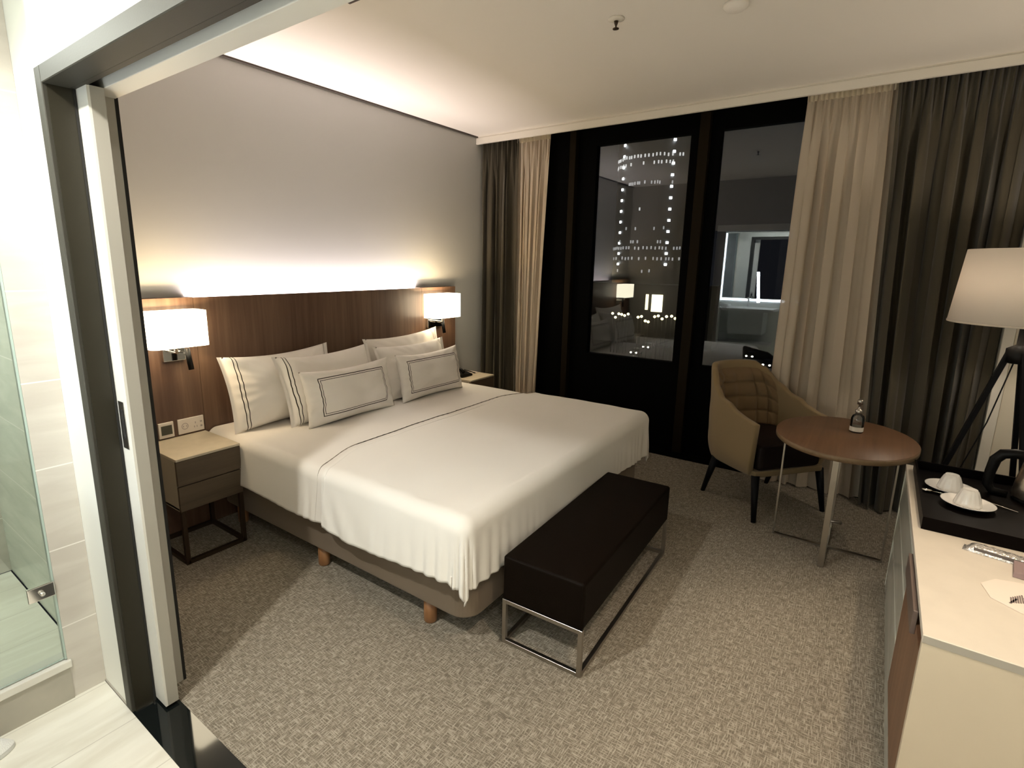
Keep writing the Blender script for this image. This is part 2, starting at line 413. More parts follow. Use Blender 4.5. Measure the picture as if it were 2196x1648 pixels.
# wall nib right of the curtains
struct('wall_nib', B(4.07, XG + .05, YR, -.62, 0, 2.6), NIBW)
struct('trim_16', B(4.055, 4.17, -.617, -.568, 0, 2.6), PELM, bevel=.002, seg=1)

# ------------------------------------------------------------------ sliding door panel
d = Th('sliding_door', 'white sliding door panel mostly slid into its wall pocket', 'door', (.634, 1.9, 0))
d.part('door_panel', B(.6135, .6205, 1.776, 2.62, .012, 1.952), DOORW)
d.part('door_edge', B(.6205, .655, 1.776, 2.62, .012, 1.952), DOORG)
hp = d.part('recessed_pull', MB().box(.6120, .6145, 1.800, 1.841, .925, 1.075), STEEL, bevel=.0008, seg=1)
d.sub(hp, 'grip_slot', MB().box(.6112, .6125, 1.808, 1.826, .960, 1.050), GAP)

# ------------------------------------------------------------------ shower
s = Th('shower_screen', 'clear glass shower screen with chrome hinge beside tiled wall', 'shower screen', (-.05, 2.1, 0))
s.part('glass_panel', B(-.55, .444, 2.096, 2.104, .155, 2.05), SGLASS)
s.part('edge_seal', B(.440, .4455, 2.090, 2.110, .155, 2.05), pbr('glass_edge_green', (.42, .52, .47), .2))
h = s.part('hinge', B(.372, .444, 2.080, 2.094, .405, .455), CHROME, bevel=.003)
s.sub(h, 'hinge_knob', MB().lathe([(.0, 0), (.007, .001), (.007, .012), (0, .013)], (0, 0, 0), 16).__class__().tube([(.408, 2.081, .43), (.408, 2.068, .43)], .007), CHROME)
cb = Th('shower_curb', 'grey raised shower curb under the glass screen', 'curb', (-.05, 2.12, 0))
cb.part('curb_body', B(-.6, .449, 2.086, 2.15, 0, .122), pbr('curb_stone', (.40, .375, .315), .4, var=.08))
cb.part('curb_cap', B(-.6, .455, 2.080, 2.155, .122, .150), pbr('curb_cap_stone', (.72, .70, .64), .3), bevel=.003)

# slipper on the bathroom floor
sl = Th('slipper', 'white round-toed slipper on the pale tiles by the curb', 'slipper', (.12, 1.99, 0))
def toe(u, v, z0, z1, L=.20, W=.05):
    a = u * 2 * PI; r = v
    x = .07 + math.copysign(abs(math.cos(a)) ** .75, math.cos(a)) * L * r; y = 2.012 + math.sin(a) * W * r
    hgt = z0 + (z1 - z0) * (1 - r ** 4)
    return (x, y, hgt)
sl.part('sole', MB().prism([toe(i / 28, 1, 0, 0)[:2] for i in range(28)], 0, .016), pbr('slipper_sole', (.7, .7, .68), .8), bevel=.004)
sl.part('upper', MB().grid(lambda u, v: toe(u, v, .016, .080), 28, 8, close_u=True), pbr('slipper_terry', (.85, .85, .83), .95, bump=.4, bscale=300))

# ------------------------------------------------------------------ vanity in the bathroom (seen mirrored in the window)
v = Th('vanity_unit', 'white vanity counter with basin below the lit bathroom mirror', 'vanity', (-.36, 1.6, 0))
v.part('counter', B(-.60, -.16, 1.22, 2.02, .86, .90), PORC, bevel=.004)
v.part('cabinet', B(-.60, -.20, 1.35, 1.82, .52, .86), pbr('vanity_front', (.6, .62, .6), .3), bevel=.003)
v.part('shelf', B(-.60, -.20, 1.25, 2.0, .36, .39), PORC)
fa = v.part('faucet', MB().tube([(-.50, 1.62, .90), (-.50, 1.62, 1.02), (-.47, 1.62, 1.05), (-.38, 1.62, 1.04)], .012), CHROME)
mi = Th('bathroom_mirror', 'large backlit mirror on the bathroom wall above the counter', 'mirror', (-.59, 1.6, 1.0))
mi.part('mirror_glass', B(-.598, -.590, .95, 2.02, 1.03, 2.0), MIRR)
mi.part('light_strip', B(-.598, -.575, .95, 2.06, .99, 1.025), MLED)
mi.part('light_strip', B(-.598, -.575, 2.03, 2.06, 1.03, 2.0), MLED)
tw = obj('towel', MB().box(-.5, -.3, 1.86, 1.98, .39, .50), TOWEL, bevel=.03)
tag(tw, 'folded white towel on the shelf under the vanity counter', 'towel')
tw2 = obj('towel', MB().box(-.5, -.3, 1.86, 1.97, .902, .945), TOWEL, bevel=.015)
tag(tw2, 'small folded towel on the vanity counter beside the faucet', 'towel')

# ------------------------------------------------------------------ headboard
h = Th('headboard', 'wide brown veneer headboard panel fixed along the bedroom wall', 'headboard', (2.2, 3.02, 0))
h.part('centre_panel', B(1.402, 3.190, 2.985, 3.005, .002, 1.300), HEADW)
h.part('side_panel', B(.80, 1.400, 2.985, YH - .003, .002, 1.302), HEADW)
h.part('side_panel', B(3.192, 3.610, 2.985, YH - .003, .002, 1.302), HEADW)
led = h.part('light_strip', B(1.42, 3.17, 3.03, 3.045, 1.225, 1.231), LED)

# ------------------------------------------------------------------ wall lamps
def sconce(label, x0, x1, zb, zt, px0, px1, rx, mat):
    cx = (x0 + x1) / 2; s = Th('wall_lamp', label, 'lamp', (cx, 2.985, 1.1), 'wall lamps either side of the bed')
    w = x1 - x0
    o = rrect(w, .15, .03, 5, cx, 2.875)
    n = len(o)
    m = MB(); m.add([(x, y, z) for z in (zb, zt) for x, y in o], [(i, (i + 1) % n, n + (i + 1) % n, n + i) for i in range(n)], True)
    s.part('lamp_shade', m, mat, solid=.003)
    s.part('back_plate', B(px0, px1, 2.960, 2.984, .975, 1.06), CHROME, bevel=.003)
    s.part('arm', MB().tube([(cx, 2.965, 1.03), (cx, 2.875, 1.03), (cx, 2.875, 1.13)], .007), CHROME)
    s.part('bulb', MB().lathe([(0, 0), (.02, .01), (.026, .035), (.018, .06), (0, .07)], (cx, 2.875, 1.13), 16), BULB)
    rl = s.part('reading_light', MB().tube([(rx, 2.965, 1.02), (rx, 2.90, 1.02), (rx, 2.885, 1.035)], .006), CHROME)
    s.sub(rl, 'spot_head', MB().tube([(rx, 2.885, 1.045), (rx + .006, 2.87, .935)], .0135), BLACKP)
    L = bpy.data.lights.new('sconce_light', 'POINT'); L.energy = 8.5; L.color = (1, .72, .40); L.shadow_soft_size = .03
    l = bpy.data.objects.new('sconce_light', L); COL.objects.link(l); l.location = (cx, 2.875, 1.19); l.parent = None
    return s
sconce('lit rectangular wall lamp above the near bedside table', 1.105, 1.385, 1.065, 1.245, 1.213, 1.325, 1.30, SCONCE)
sconce('lit rectangular wall lamp above the bedside table near the curtains', 3.16, 3.47, 1.065, 1.255, 3.235, 3.41, 3.325, SCONCE2)

# thermostat and sockets on the headboard
t = Th('thermostat', 'square white thermostat with dark screen on the headboard', 'thermostat', (1.15, 2.983, .6))
YP = 2.985
t.part('housing', B(1.157, 1.232, YP - .012, YP, .567, .650), PLAST, bevel=.002)
t.part('screen', B(1.168, 1.222, YP - .014, YP - .011, .584, .634), SCREEN)
t = Th('wall_socket', 'white double socket plate on the headboard beside the thermostat', 'socket', (1.32, 2.983, .6))
pl = t.part('face_plate', B(1.255, 1.392, YP - .008, YP, .567, .650), PLAST, bevel=.002)
def ring(cx, cz, r, y, w=.002):
    return MB().add([(cx + rr * math.cos(a), y, cz + rr * math.sin(a)) for rr in (r, r - w) for a in [2 * PI * k / 24 for k in range(24)]],
                    [(k, (k + 1) % 24, 24 + (k + 1) % 24, 24 + k) for k in range(24)])
GREYP = pbr('grey_plastic', (.38, .33, .32), .4)
t.part('socket_ring', ring(1.290, .608, .018, YP - .0088, .0035), GREYP)
t.part('socket_hole', MB().box(1.280, 1.284, YP - .0092, YP - .008, .604, .612).box(1.296, 1.300, YP - .0092, YP - .008, .604, .612), GREYP)
t.part('socket_hole', MB().box(1.338, 1.341, YP - .0092, YP - .008, .59, .60).box(1.352, 1.355, YP - .0092, YP - .008, .59, .60).box(1.345, 1.348, YP - .0092, YP - .008, .612, .622), GREYP)
t.part('data_port', MB().box(1.372, 1.382, YP - .0092, YP - .008, .588, .598).box(1.372, 1.382, YP - .0092, YP - .008, .614, .622), GREYP)

# ------------------------------------------------------------------ bedside tables
def nightstand(x0, x1, label):
    y0, y1 = 2.625, 2.983; s = Th('bedside_table', label, 'bedside table', ((x0 + x1) / 2, 2.8, 0), 'bedside tables either side of the bed')
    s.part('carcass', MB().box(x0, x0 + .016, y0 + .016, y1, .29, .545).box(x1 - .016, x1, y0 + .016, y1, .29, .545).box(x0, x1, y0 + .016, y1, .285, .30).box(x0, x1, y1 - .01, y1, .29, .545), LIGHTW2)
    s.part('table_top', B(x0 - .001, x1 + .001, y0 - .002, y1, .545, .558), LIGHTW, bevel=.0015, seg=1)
    s.part('drawer', B(x0, x1, y0, y0 + .016, .418, .543), TAUPEW, bevel=.001, seg=1)
    s.part('drawer', B(x0, x1, y0, y0 + .016, .286, .413), TAUPEW, bevel=.001, seg=1)
    w = .02; m = MB()
    a, b, c, e = x0 + .012, x1 - .012, y0 + .012, y1 - .012
    for x in (a, b):
        for y in (c, e):
            s.part('leg', MB().bar((x, y, .0), (x, y, .286), w), DARKM)
    s.part('floor_rail', MB().bar((a, c, .01), (b, c, .01), w).bar((a, e, .01), (b, e, .01), w).bar((a, c, .01), (a, e, .01), w).bar((b, c, .01), (b, e, .01), w), DARKM)
    return s
nightstand(1.078, 1.398, 'bedside table with two taupe drawers, nearest the sliding door')
nightstand(3.375, 3.70, 'bedside table by the curtains with a black phone on top')
ph = Th('telephone', 'black telephone on the far bedside table behind the pillows', 'telephone', (3.47, 2.82, .558))
ph.part('phone_base', MB().add([(3.41, 2.74, .558), (3.55, 2.74, .558), (3.55, 2.90, .558), (3.41, 2.90, .558), (3.41, 2.74, .585), (3.55, 2.74, .575), (3.55, 2.90, .61), (3.41, 2.90, .61)],
        [(0, 3, 2, 1), (4, 5, 6, 7), (0, 1, 5, 4), (1, 2, 6, 5), (2, 3, 7, 6), (3, 0, 4, 7)]), BLACKP, bevel=.006)
ph.part('handset', MB().tube([(3.44, 2.75, .60), (3.44, 2.78, .622), (3.44, 2.86, .64), (3.44, 2.90, .632)], [.014, .011, .011, .015]), BLACKP)
pp = obj('notepad', MB().box(3.60, 3.68, 2.78, 2.90, .558, .564), PAPER); tag(pp, 'small notepad on the far bedside table beside the phone', 'notepad')
pn = obj('pen', MB().tube([(3.61, 2.76, .569), (3.66, 2.92, .569)], .0045), BLACKP); tag(pn, 'dark pen lying across the notepad', 'pen')

# ------------------------------------------------------------------ bed
bed = Th('bed', 'king size box spring bed on orange wooden legs', 'bed', (2.35, 2.05, 0))
BX0, BX1, BY0, BY1 = 1.452, 3.252, 1.135, 2.983
def rbox(x0, x1, y0, y1, z0, z1, r, n=6): return MB().prism(rrect(x1 - x0, y1 - y0, r, n, (x0 + x1) / 2, (y0 + y1) / 2), z0, z1)
bed.part('base', rbox(BX0, BX1, BY0, BY1, .118, .36, .085, 8), BASEF, bevel=.012, seg=4, sm=False)
bed.part('mattress', rbox(BX0 - .005, BX1 + .005, BY0 - .005, BY1, .362, .553, .08, 8), LINEN, bevel=.03, seg=4)
for x in (1.505, 2.35, 3.2):
    for y in (1.38, 2.10, 2.85):
        bed.part('leg', MB().lathe([(.024, 0), (.0285, .006), (.0285, .12)], (x, y, 0), 24), LEGW)

def cover(y_head, y_foot, top, out, hem, seed, wr=1.0, foot=True, bend=0, x0=1.43, x1=3.275, hl=.245):
    """cloth over the mattress: flat on top, rounded at the edges, hanging at both sides (and at the foot)"""
    rr = .055
    xs0, xs1 = x0 - out, x1 + out; yf = y_foot - out
    W = xs1 - xs0; cx = (xs0 + xs1) / 2; hw = W / 2 - rr     # flat half width
    arc = rr * PI / 2
    def drop(dist):      # distance past the flat edge -> (outward, down)
        if dist <= 0: return 0, 0
        if dist < arc:
            a = dist / rr; return rr * math.sin(a), rr * (1 - math.cos(a))
        return rr, rr + dist - arc
    Lx = hw + arc + hl - .03; ys = y_head; yflat = yf + rr
    Ly = (ys - yflat) + (arc + hl - .03 if foot else 0)
    def fn(u, v):
        sx = (u * 2 - 1) * Lx; ty = v * Ly
        ysh = bend * ss(hw - .28, hw + .10, abs(sx)) * (1 - v) ** (1 if Ly < .2 else 8)
        if Ly < .2: ysh = bend * ss(hw - .28, hw + .10, abs(sx))
        a = max(0, abs(sx) - hw); b = max(0, ty - (ys - yflat)) if foot else 0
        bx = max(-hw, min(hw, sx)); by = ys - min(ty, ys - yflat)
        if a > 0 and b > 0:
            dd = (a ** 4 + b ** 4) ** (1 / 4); ang = math.atan2(b, a); dx, dy = math.cos(ang), math.sin(ang)
        else:
            dd = a + b; ang = 0 if a > 0 else PI / 2; dx, dy = (1, 0) if a > 0 else (0, 1)
        o, dn = drop(dd)
        hang = max(0, dn - rr) / (hl)
        sgn = 1 if sx > 0 else -1
        # folds
        nz = noise.noise(Vector((bx * 2.3 + seed, by * 2.3, 0))) * .006 + noise.noise(Vector((bx * 7 + seed, by * 7, 3))) * .0018
        s_along = by if a > 0 and b == 0 else (bx if b > 0 and a == 0 else 0)
        if a > 0 and b > 0:
            corner = math.sin(ang * 2)
            wv = (.016 * math.cos(ang * 8 + .6) + .008 * math.cos(ang * 21)) * corner
        else:
            near = math.exp(-max(0, (by - yflat)) / .22) if a > 0 else math.exp(-max(0, hw - abs(bx)) / .25)
            wv = noise.noise(Vector((s_along * 5 + seed, dn * 1.5, 7))) * .009
            wv += .007 * near * math.sin(s_along * 95 + noise.noise(Vector((s_along * 6, 0, seed))) * 4)
            if a > 0: wv += .0045 * math.sin(s_along * 34 + dn * 26 + seed) * math.exp(-abs(by - 1.82) / .16)
        o2 = o + wv * wr * min(1, hang * 1.4) + .022 * hang * (1 if b == 0 else .3)
        z = top - dn + (nz * wr if dd == 0 else nz * wr * max(0, 1 - dd / .1))
        z += .010 * math.sin(s_along * 7.5 + seed) * hang
        if dd == 0 and foot:
            z += .0035 * wr * noise.noise(Vector((bx * 1.2, by * 14, seed)))
        return (cx + bx + sgn * dx * o2 if a > 0 else cx + bx, by - ysh - (dy * o2 if b > 0 else 0), z)
    return MB().grid(fn, 220, 170)
sheet = Th('bed_sheet', 'smooth white sheet over the pillow end of the bed', 'sheet', (2.35, 2.5, .57))
sheet.part('sheet_cloth', cover(2.975, 1.87, .566, .0, .33, 1.3, .7, foot=False, x0=1.405, x1=3.30, hl=.225), LINEN, solid=.004)
duv = Th('duvet', 'white duvet draped over the bed down to the bench', 'duvet', (2.35, 1.6, .57))
duv.part('duvet_cloth', cover(2.035, 1.115, .579, .012, .32, 4.7, 1.2, foot=True, bend=.12, x0=1.405, x1=3.30, hl=.245), LINEN2, solid=.012)
# folded band across the top of the duvet
def band(y0, y1, up, mat, nm, wr=.5):
    m = cover(y1, y0, .579 + up, .012 + up, .3, 4.7, 1.0, foot=False, bend=.12, x0=1.405, x1=3.30, hl=.245)
    return duv.part(nm, m, mat, solid=.005)
band(1.985, 2.045, .004, LINEN2, 'folded_band')
band(2.0355, 2.0415, .0085, SEAM, 'piping')

# pillows ------------------------------------------------------------
def pillow_mesh(w, h, t, seed, flange=.0):
    m = MB(); nu, nv = 56, 40
    def side(sg):
        def fn(a, b):
            u = a * 2 - 1; v_ = b * 2 - 1
            fu = min(1, abs(u) / (1 - flange)); g = max(0, 1 - fu ** 2.6) ** .55 * max(0, 1 - abs(v_) ** 2.6) ** .55
            x = u * w / 2 * (1 - .055 * (1 - v_ * v_)); z = v_ * h / 2 * (1 - .075 * (1 - u * u))
            # creases
            n1 = noise.noise(Vector((u * 2.2 + seed, v_ * 1.8, sg))) * .020 * g
            rad = math.atan2(v_, u + 1e-6); edge = (abs(u) ** 4 + abs(v_) ** 4)
            cr = .0055 * math.sin(rad * 22 + seed + 3 * noise.noise(Vector((rad * 2, seed, 0)))) * min(1, edge) * min(1, g * 2)
            sag = -.012 * (1 - u * u) * max(0, v_)
            return (x, sg * (t / 2 * g + n1 + cr) + .010 * math.sin(u * 3 + seed), z + sag)
        return fn
    m.grid(side(-1), nu, nv); m.grid(side(1), nu, nv)
    return m
def pillow(label, x, y, w, h, t, tilt, yaw, mat, seed, group, flange=0, roll=0, zb=.574):
    o = obj('pillow', pillow_mesh(w, h, t, seed, flange), mat, weld=True, sm=True)
    o.rotation_euler = (R(-tilt), R(roll), R(yaw))
    cz = h / 2 * math.cos(R(tilt)); cy = h / 2 * math.sin(R(tilt))
    o.location = (x, y + cy, zb + cz - .012 + t * .12 * math.sin(R(tilt)))
    o['label'] = label; o['category'] = 'pillow'; o['group'] = group
    return o
GB, GF = 'large striped pillows', 'small framed cushions at the front'
pillow('large white pillow leaning on headboard, outermost toward the near bedside table', 1.805, 2.76, .74, .43, .18, 16, 2, STRIPE_L, 1, GB, .09)
pillow('large white striped pillow, second layer on the sliding door side', 2.05, 2.61, .72, .42, .18, 21, 1, STRIPE_L, 2.4, GB, .09)
pillow('large white pillow leaning on headboard at the curtain end of the row', 2.88, 2.78, .76, .43, .18, 16, -1, STRIPE_R, 3.7, GB, .09, roll=-2)
pillow('large white pillow, second layer on the curtain side', 2.79, 2.60, .72, .39, .19, 19, 0, STRIPE_R, 5.1, GB, .09)
pillow('small cushion with dark rectangular border on the sliding door side', 2.080, 2.515, .67, .33, .15, 12, 0, RECT, 6.3, GF)
pillow('small cushion with dark rectangular border on the curtain side', 2.800, 2.515, .64, .33, .15, 12, 0, RECT, 8.2, GF)

# ------------------------------------------------------------------ bench
bn = thing('bench', 'low dark leather bench with steel frame at the bed foot', 'bench', (2.118, .907, 0), R(2.0))
L2, W2 = .535, .172
obj('cushion', MB().prism(rrect(L2 * 2, W2 * 2, .012, 3), .196, .384), LEATH, bn, bevel=.016, seg=4)
w = .017
for sx in (-1, 1):
    x = sx * (L2 - w / 2); m = MB()
    for sy in (-1, 1):
        obj('leg', MB().bar((x, sy * (W2 - w / 2), 0), (x, sy * (W2 - w / 2), .196), w), STEEL, bn, bevel=.001, seg=1)
    for zz in (w / 2, .196 - w / 2): obj('end_rail', MB().bar((x, -W2 + w, zz), (x, W2 - w, zz), w), STEEL, bn, bevel=.001, seg=1)
for sy in (-1, 1):
    y = sy * (W2 - w / 2)
    obj('long_rail', MB().bar((-L2 + w, y, w / 2), (L2 - w, y, w / 2), w), STEEL, bn, bevel=.001, seg=1)

# ------------------------------------------------------------------ armchair
ch = thing('armchair', 'tan high backed armchair with splayed black legs by the window', 'armchair', (3.695, .475, 0), math.atan2(-.785, -.62))
# local: +x forward, +y chair's own left
def planpt(s_, k=1.0):
    """s_ 0..1 from the front end of the right arm round the back to the left arm"""
    hw, fr, bk = .272 * k, .205, -.285 * k
    n = 3.3
    a = (s_ - .5) * PI          # -90..90 : around the back
    t_ = abs(s_ - .5) * 2
    if t_ > .52:                # straight arm
        q = (t_ - .52) / .48; x = -.03 + q * (fr + .03); y = hw * (1 + .0 * q) * (1 if s_ > .5 else -1)
    else:
        ang = t_ / .52 * PI / 2; x = -.03 - (abs(bk) - .03) * abs(math.cos(ang)) ** (2 / n); y = hw * abs(math.sin(ang)) ** (2 / n) * (1 if s_ > .5 else -1)
    return x, y
TZT = [(0, .885), (.22, .878), (.32, .845), (.41, .74), (.50, .678), (.62, .640), (.8, .615), (1, .598)]
def topz(s_):
    t_ = abs(s_ - .5) * 2
    for (a, za), (b, zb) in zip(TZT[:-1], TZT[1:]):
        if t_ <= b + 1e-6: return za + (zb - za) * ss(0, 1, (t_ - a) / (b - a)) if .22 < b < .55 else za + (zb - za) * (t_ - a) / (b - a)
    return .598
def shell(s_, v_):
    """v_ 0 bottom .. 1 rim"""
    x, y = planpt(s_); zt = topz(s_); t_ = abs(s_ - .5) * 2
    zb = .262 + .01 * t_
    z = zb + (zt - zb) * v_
    tuck = 1 - .10 * (1 - min(1, v_ * 4)) ** 2
    back = 1 - ss(.25, .6, t_)
    lean = -.035 * back * max(0, (z - .45)) / .4
    nar = 1 - .22 * back * ss(.55, .9, z)
    x = x * tuck + lean - .01; y = y * tuck * nar - .045 * back * ss(.60, .88, z)
    if t_ > .52: x += .018 * (v_ - .5) * ss(.8, 1, t_)
    return (x, y, z)
obj('shell', MB().grid(shell, 96, 26), CHAIRF, ch, solid=.040, sub=1)
def inner(a, b):
    s_ = .5 + (a - .5) * .38; x, y, z = shell(s_, 1); zt = z - .05
    zb = .44; z = zb + (zt - zb) * b
    f_ = (z - .272) / (topz(s_) - .262); x, y, _ = shell(s_, f_)
    gx = abs(math.sin(a * PI * 6)) ** .35; gz = abs(math.sin(b * PI * 4)) ** .35
    edge = min(1, min(a, 1 - a) * 9) * min(1, min(b + .1, 1 - b) * 9)
    pad = .0215 + .030 * (.25 + .75 * gx * gz) * max(0, edge)
    dn = math.hypot(x - .1, y) or 1
    return (x - (x - .1) / dn * pad * 1.1, y - y / dn * pad, z)
obj('back_cushion', MB().grid(inner, 72, 48), CHAIRI, ch)
def lining(a, b):
    s_ = a; x, y, z = shell(s_, .2 + .79 * b); dn = math.hypot(x - .15, y) or 1
    return (x - (x - .15) / dn * .024, y - y / dn * .024, z)
sp_ = [planpt(i / 40) for i in range(41)]
seatp = [(x * .86 if x < 0 else x, y * .84) for x, y in sp_]
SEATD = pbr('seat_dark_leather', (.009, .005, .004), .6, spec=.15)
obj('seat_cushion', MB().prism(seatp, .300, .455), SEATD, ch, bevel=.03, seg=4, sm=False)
obj('seat_rail', MB().prism([(x * .9 if x < 0 else x * .995, y * .93) for x, y in sp_], .262, .300), CHAIRF, ch, bevel=.008)
for x, y in ((.225, .275), (.245, -.262), (-.235, .27), (-.235, -.255)):
    xt, yt = (x * .80, y * .92) if x > 0 else (x * .62, y * .98)
    obj('leg', MB().tube([(x, y, 0), (xt, yt, .275)], [.014, .024], 16), CHAIRL, ch)

# ------------------------------------------------------------------ round table
tb = Th('round_table', 'round wooden side table on crossed steel frame by the armchair', 'table', (3.27, .075, 0))
OX, OY = 3.262, .062
tb.part('table_top', MB().lathe([(.992, .615), (1.0, .618), (1.0, .641), (.994, .645)], (OX, OY, 0), 96, .392, .312), TABW)
tb.part('edge_band', MB().lathe([(.9995, .6185), (1.004, .619), (1.004, .641), (.9995, .6415)], (OX, OY, 0), 96, .392, .312, cap=False), TABE)
cx, cy, q = 3.27, .075, .252
tb.part('floor_rail', MB().box(cx - .012, cx + .012, cy - q, cy + q, .001, .008), STEEL)
tb.part('floor_rail', MB().box(cx - q, cx + q, cy - .013, cy + .013, .008, .015), STEEL)
for yy in (cy - q, cy + q): tb.part('leg', MB().box(cx - .012, cx + .012, yy - .004, yy + .004, .002, .616), STEEL)
for xx in (cx - q, cx + q): tb.part('leg', MB().box(xx - .005, xx + .005, cy - .0135, cy + .0135, .002, .616), STEEL, bevel=.001, seg=1)
tb.part('top_rail', MB().bar((cx, cy - q, .608), (cx, cy + q, .608), .016).bar((cx - q, cy, .608), (cx + q, cy, .608), .03, .014), DARKM)

bt = Th('sanitizer_bottle', 'small clear pump bottle standing on the round table', 'bottle', (3.37, .018, .645))
bc = (3.37, .018, .645)
bt.part('bottle_body', MB().lathe([(.029, 0), (.031, .004), (.031, .075), (.026, .090), (.014, .100), (.013, .108)], bc, 32), BOTG)
bt.part('bottle_label', MB().lathe([(.0315, .008), (.0315, .032)], bc, 32, cap=False), LABELW)
pu = bt.part('pump', MB().lathe([(.016, .104), (.017, .108), (.017, .122), (.008, .126), (.006, .15), (.014, .152), (.014, .172), (.010, .178)], bc, 24), STEEL)
bt.sub(pu, 'nozzle', MB().tube([(3.37, .018, .118), (3.36, .052, .122), (3.355, .072, .116)], [.010, .008, .005]), STEEL)

# ------------------------------------------------------------------ desk / minibar console
dk = Th('console_desk', 'white topped console cabinet with brown door along the right', 'cabinet', (2.36, -.5, 0))
Dx0, Dx1, Dy1, Dy0, Dz = 1.585, 3.047, -.192, YR + .002, .613
dk.part('worktop', B(Dx0, Dx1, Dy0, Dy1, Dz - .021, Dz), DESKT, bevel=.001, seg=1)
dk.part('edge_strip', B(Dx0 - .0012, Dx0, Dy0, Dy1 - .001, Dz - .021, Dz - .0015), DESKE)
dk.part('side_panel', B(Dx0 + .001, Dx0 + .026, Dy0, Dy1 - .001, 0, Dz - .021), DESKS)
dk.part('side_panel', B(Dx1 - .02, Dx1 - .0005, Dy0, Dy1 - .001, 0, Dz - .021), DESKG)
dk.part('carcass', MB().box(Dx0 + .026, Dx1 - .02, Dy0, Dy1 - .05, .06, Dz - .022), DESKG)
dk.part('plinth', B(Dx0 + .02, Dx1 - .02, Dy1 - .03, Dy1 - .0022, 0, .075), DESKG)
dr_ = dk.part('door', B(Dx0 + .028, 2.15, Dy1 - .022, Dy1 - .0015, .078, .545), DESKD, bevel=.001, seg=1)
dk.sub(dr_, 'grip_bar', MB().box(Dx0 + .16, 2.12, Dy1 - .0015, Dy1 + .010, .515, .585), DESKH, bevel=.001, seg=1)
# white drawers with angled grip channels
def wedge(x0, x1, z0, z1, top=.012):
    y = Dy1 - .0015
    return MB().add([(x0, y - .02, z0), (x1, y - .02, z0), (x1, y - .02, z1), (x0, y - .02, z1), (x0, y - .0, z0), (x1, y - .0, z0), (x1, y - .004, z1 - .02), (x0, y - .0, z1 - .02), (x1, y - .018, z1), (x0, y - .018, z1)],
                    [(0, 3, 2, 1), (0, 1, 5, 4), (4, 5, 6, 7), (7, 6, 8, 9), (9, 8, 2, 3), (0, 4, 7, 9, 3), (1, 2, 8, 6, 5)])
for z0, z1 in ((.08, .245), (.25, .415), (.42, .588)):
    dk.part('drawer', wedge(2.155, 3.026, z0, z1), DESKG)

ty = Th('serving_tray', 'dark lacquered tray holding cups and kettle on the console', 'tray', (2.65, -.46, Dz))
tx0, tx1, ty0, ty1 = 2.285, 2.985, -.74, -.215
ty.part('tray_base', B(tx0 + .01, tx1 - .01, ty0 + .01, ty1 - .01, Dz + .001, Dz + .012), TRAY)
rim = MB()
for (a, b) in (((tx0, ty0), (tx1, ty0)), ((tx1, ty0), (tx1, ty1)), ((tx1, ty1), (tx0, ty1)), ((tx0, ty1), (tx0, ty0))):
    dx, dy = b[0] - a[0], b[1] - a[1]; l = math.hypot(dx, dy); nx, ny = dy / l, -dx / l
    nx, ny = -nx, -ny
    rim.add([(a[0], a[1], Dz + .001), (b[0], b[1], Dz + .001), (b[0] , b[1], Dz + .046), (a[0], a[1], Dz + .046),
             (a[0] + nx * .012 + dx / l * .012, a[1] + ny * .012 + dy / l * .012, Dz + .001), (b[0] + nx * .012 - dx / l * .012, b[1] + ny * .012 - dy / l * .012, Dz + .001),
             (b[0] + nx * .009 - dx / l * .009, b[1] + ny * .009 - dy / l * .009, Dz + .046), (a[0] + nx * .009 + dx / l * .009, a[1] + ny * .009 + dy / l * .009, Dz + .046)],
            [(0, 1, 2, 3), (5, 4, 7, 6), (3, 2, 6, 7), (0, 4, 5, 1)])
ty.part('tray_rim', rim, TRAY)
TZ = Dz + .012
def cup_set(x, y, lab1, lab2, z=TZ):
    s1 = obj('saucer', MB().lathe([(.0, .003), (.028, .002), (.030, .004), (.060, .009), (.080, .018), (.081, .0205), (.078, .020), (.058, .012), (.03, .007), (0, .007)], (0, 0, 0), 48), PORC)
    s1.location = (x, y, z); tag(s1, lab1, 'saucer', 'saucers on the tray')
    c1 = thing('cup', lab2, 'cup', (x, y, z + .009), R(20), 'upside down cups on the tray')
    obj('cup_body', MB().lathe([(.041, 0), (.042, .002), (.040, .012), (.036, .028), (.030, .045), (.0255, .056), (.0225, .058), (.0215, .062), (.0205, .058), (.004, .057), (0, .057)], (0, 0, 0), 72, flute=.022, fn=14), PORC, c1)
    obj('cup_handle', MB().tube([(.036, 0, .022), (.050, 0, .016), (.058, 0, .026), (.052, 0, .040), (.031, 0, .043)], .0035, 10), PORC, c1)
cup_set(2.735, -.322, 'white saucer on the tray, nearer the window', 'white fluted cup turned upside down, nearer the window')
cup_set(2.585, -.362, 'white saucer on the tray, nearest the camera', 'white fluted cup turned upside down, nearest the camera')
for i, (x, y, a, lb) in enumerate(((2.665, -.30, 85, 'thin steel teaspoon beside the front saucer'), (2.655, -.455, 60, 'teaspoon partly hidden behind the front cup'))):
    sp = obj('teaspoon', MB().tube([(-.06, 0, .004), (.02, 0, .006), (.04, 0, .004)], [.002, .0015, .002], 8).lathe([(0, .002), (.010, .004), (.012, .007)], (.052, 0, 0), 16, 1.5, 1, cap=False), CHROME)
    sp.location = (x, y, TZ + .001); sp.rotation_euler = (0, 0, R(a)); tag(sp, lb, 'teaspoon')
ke = Th('kettle', 'steel electric kettle with black handle on the tray', 'kettle', (2.80, -.60, TZ))
kc = (2.80, -.590, TZ)
ke.part('power_base', MB().lathe([(.074, 0), (.076, .003), (.074, .012), (.070, .014)], kc, 40), BLACKP)
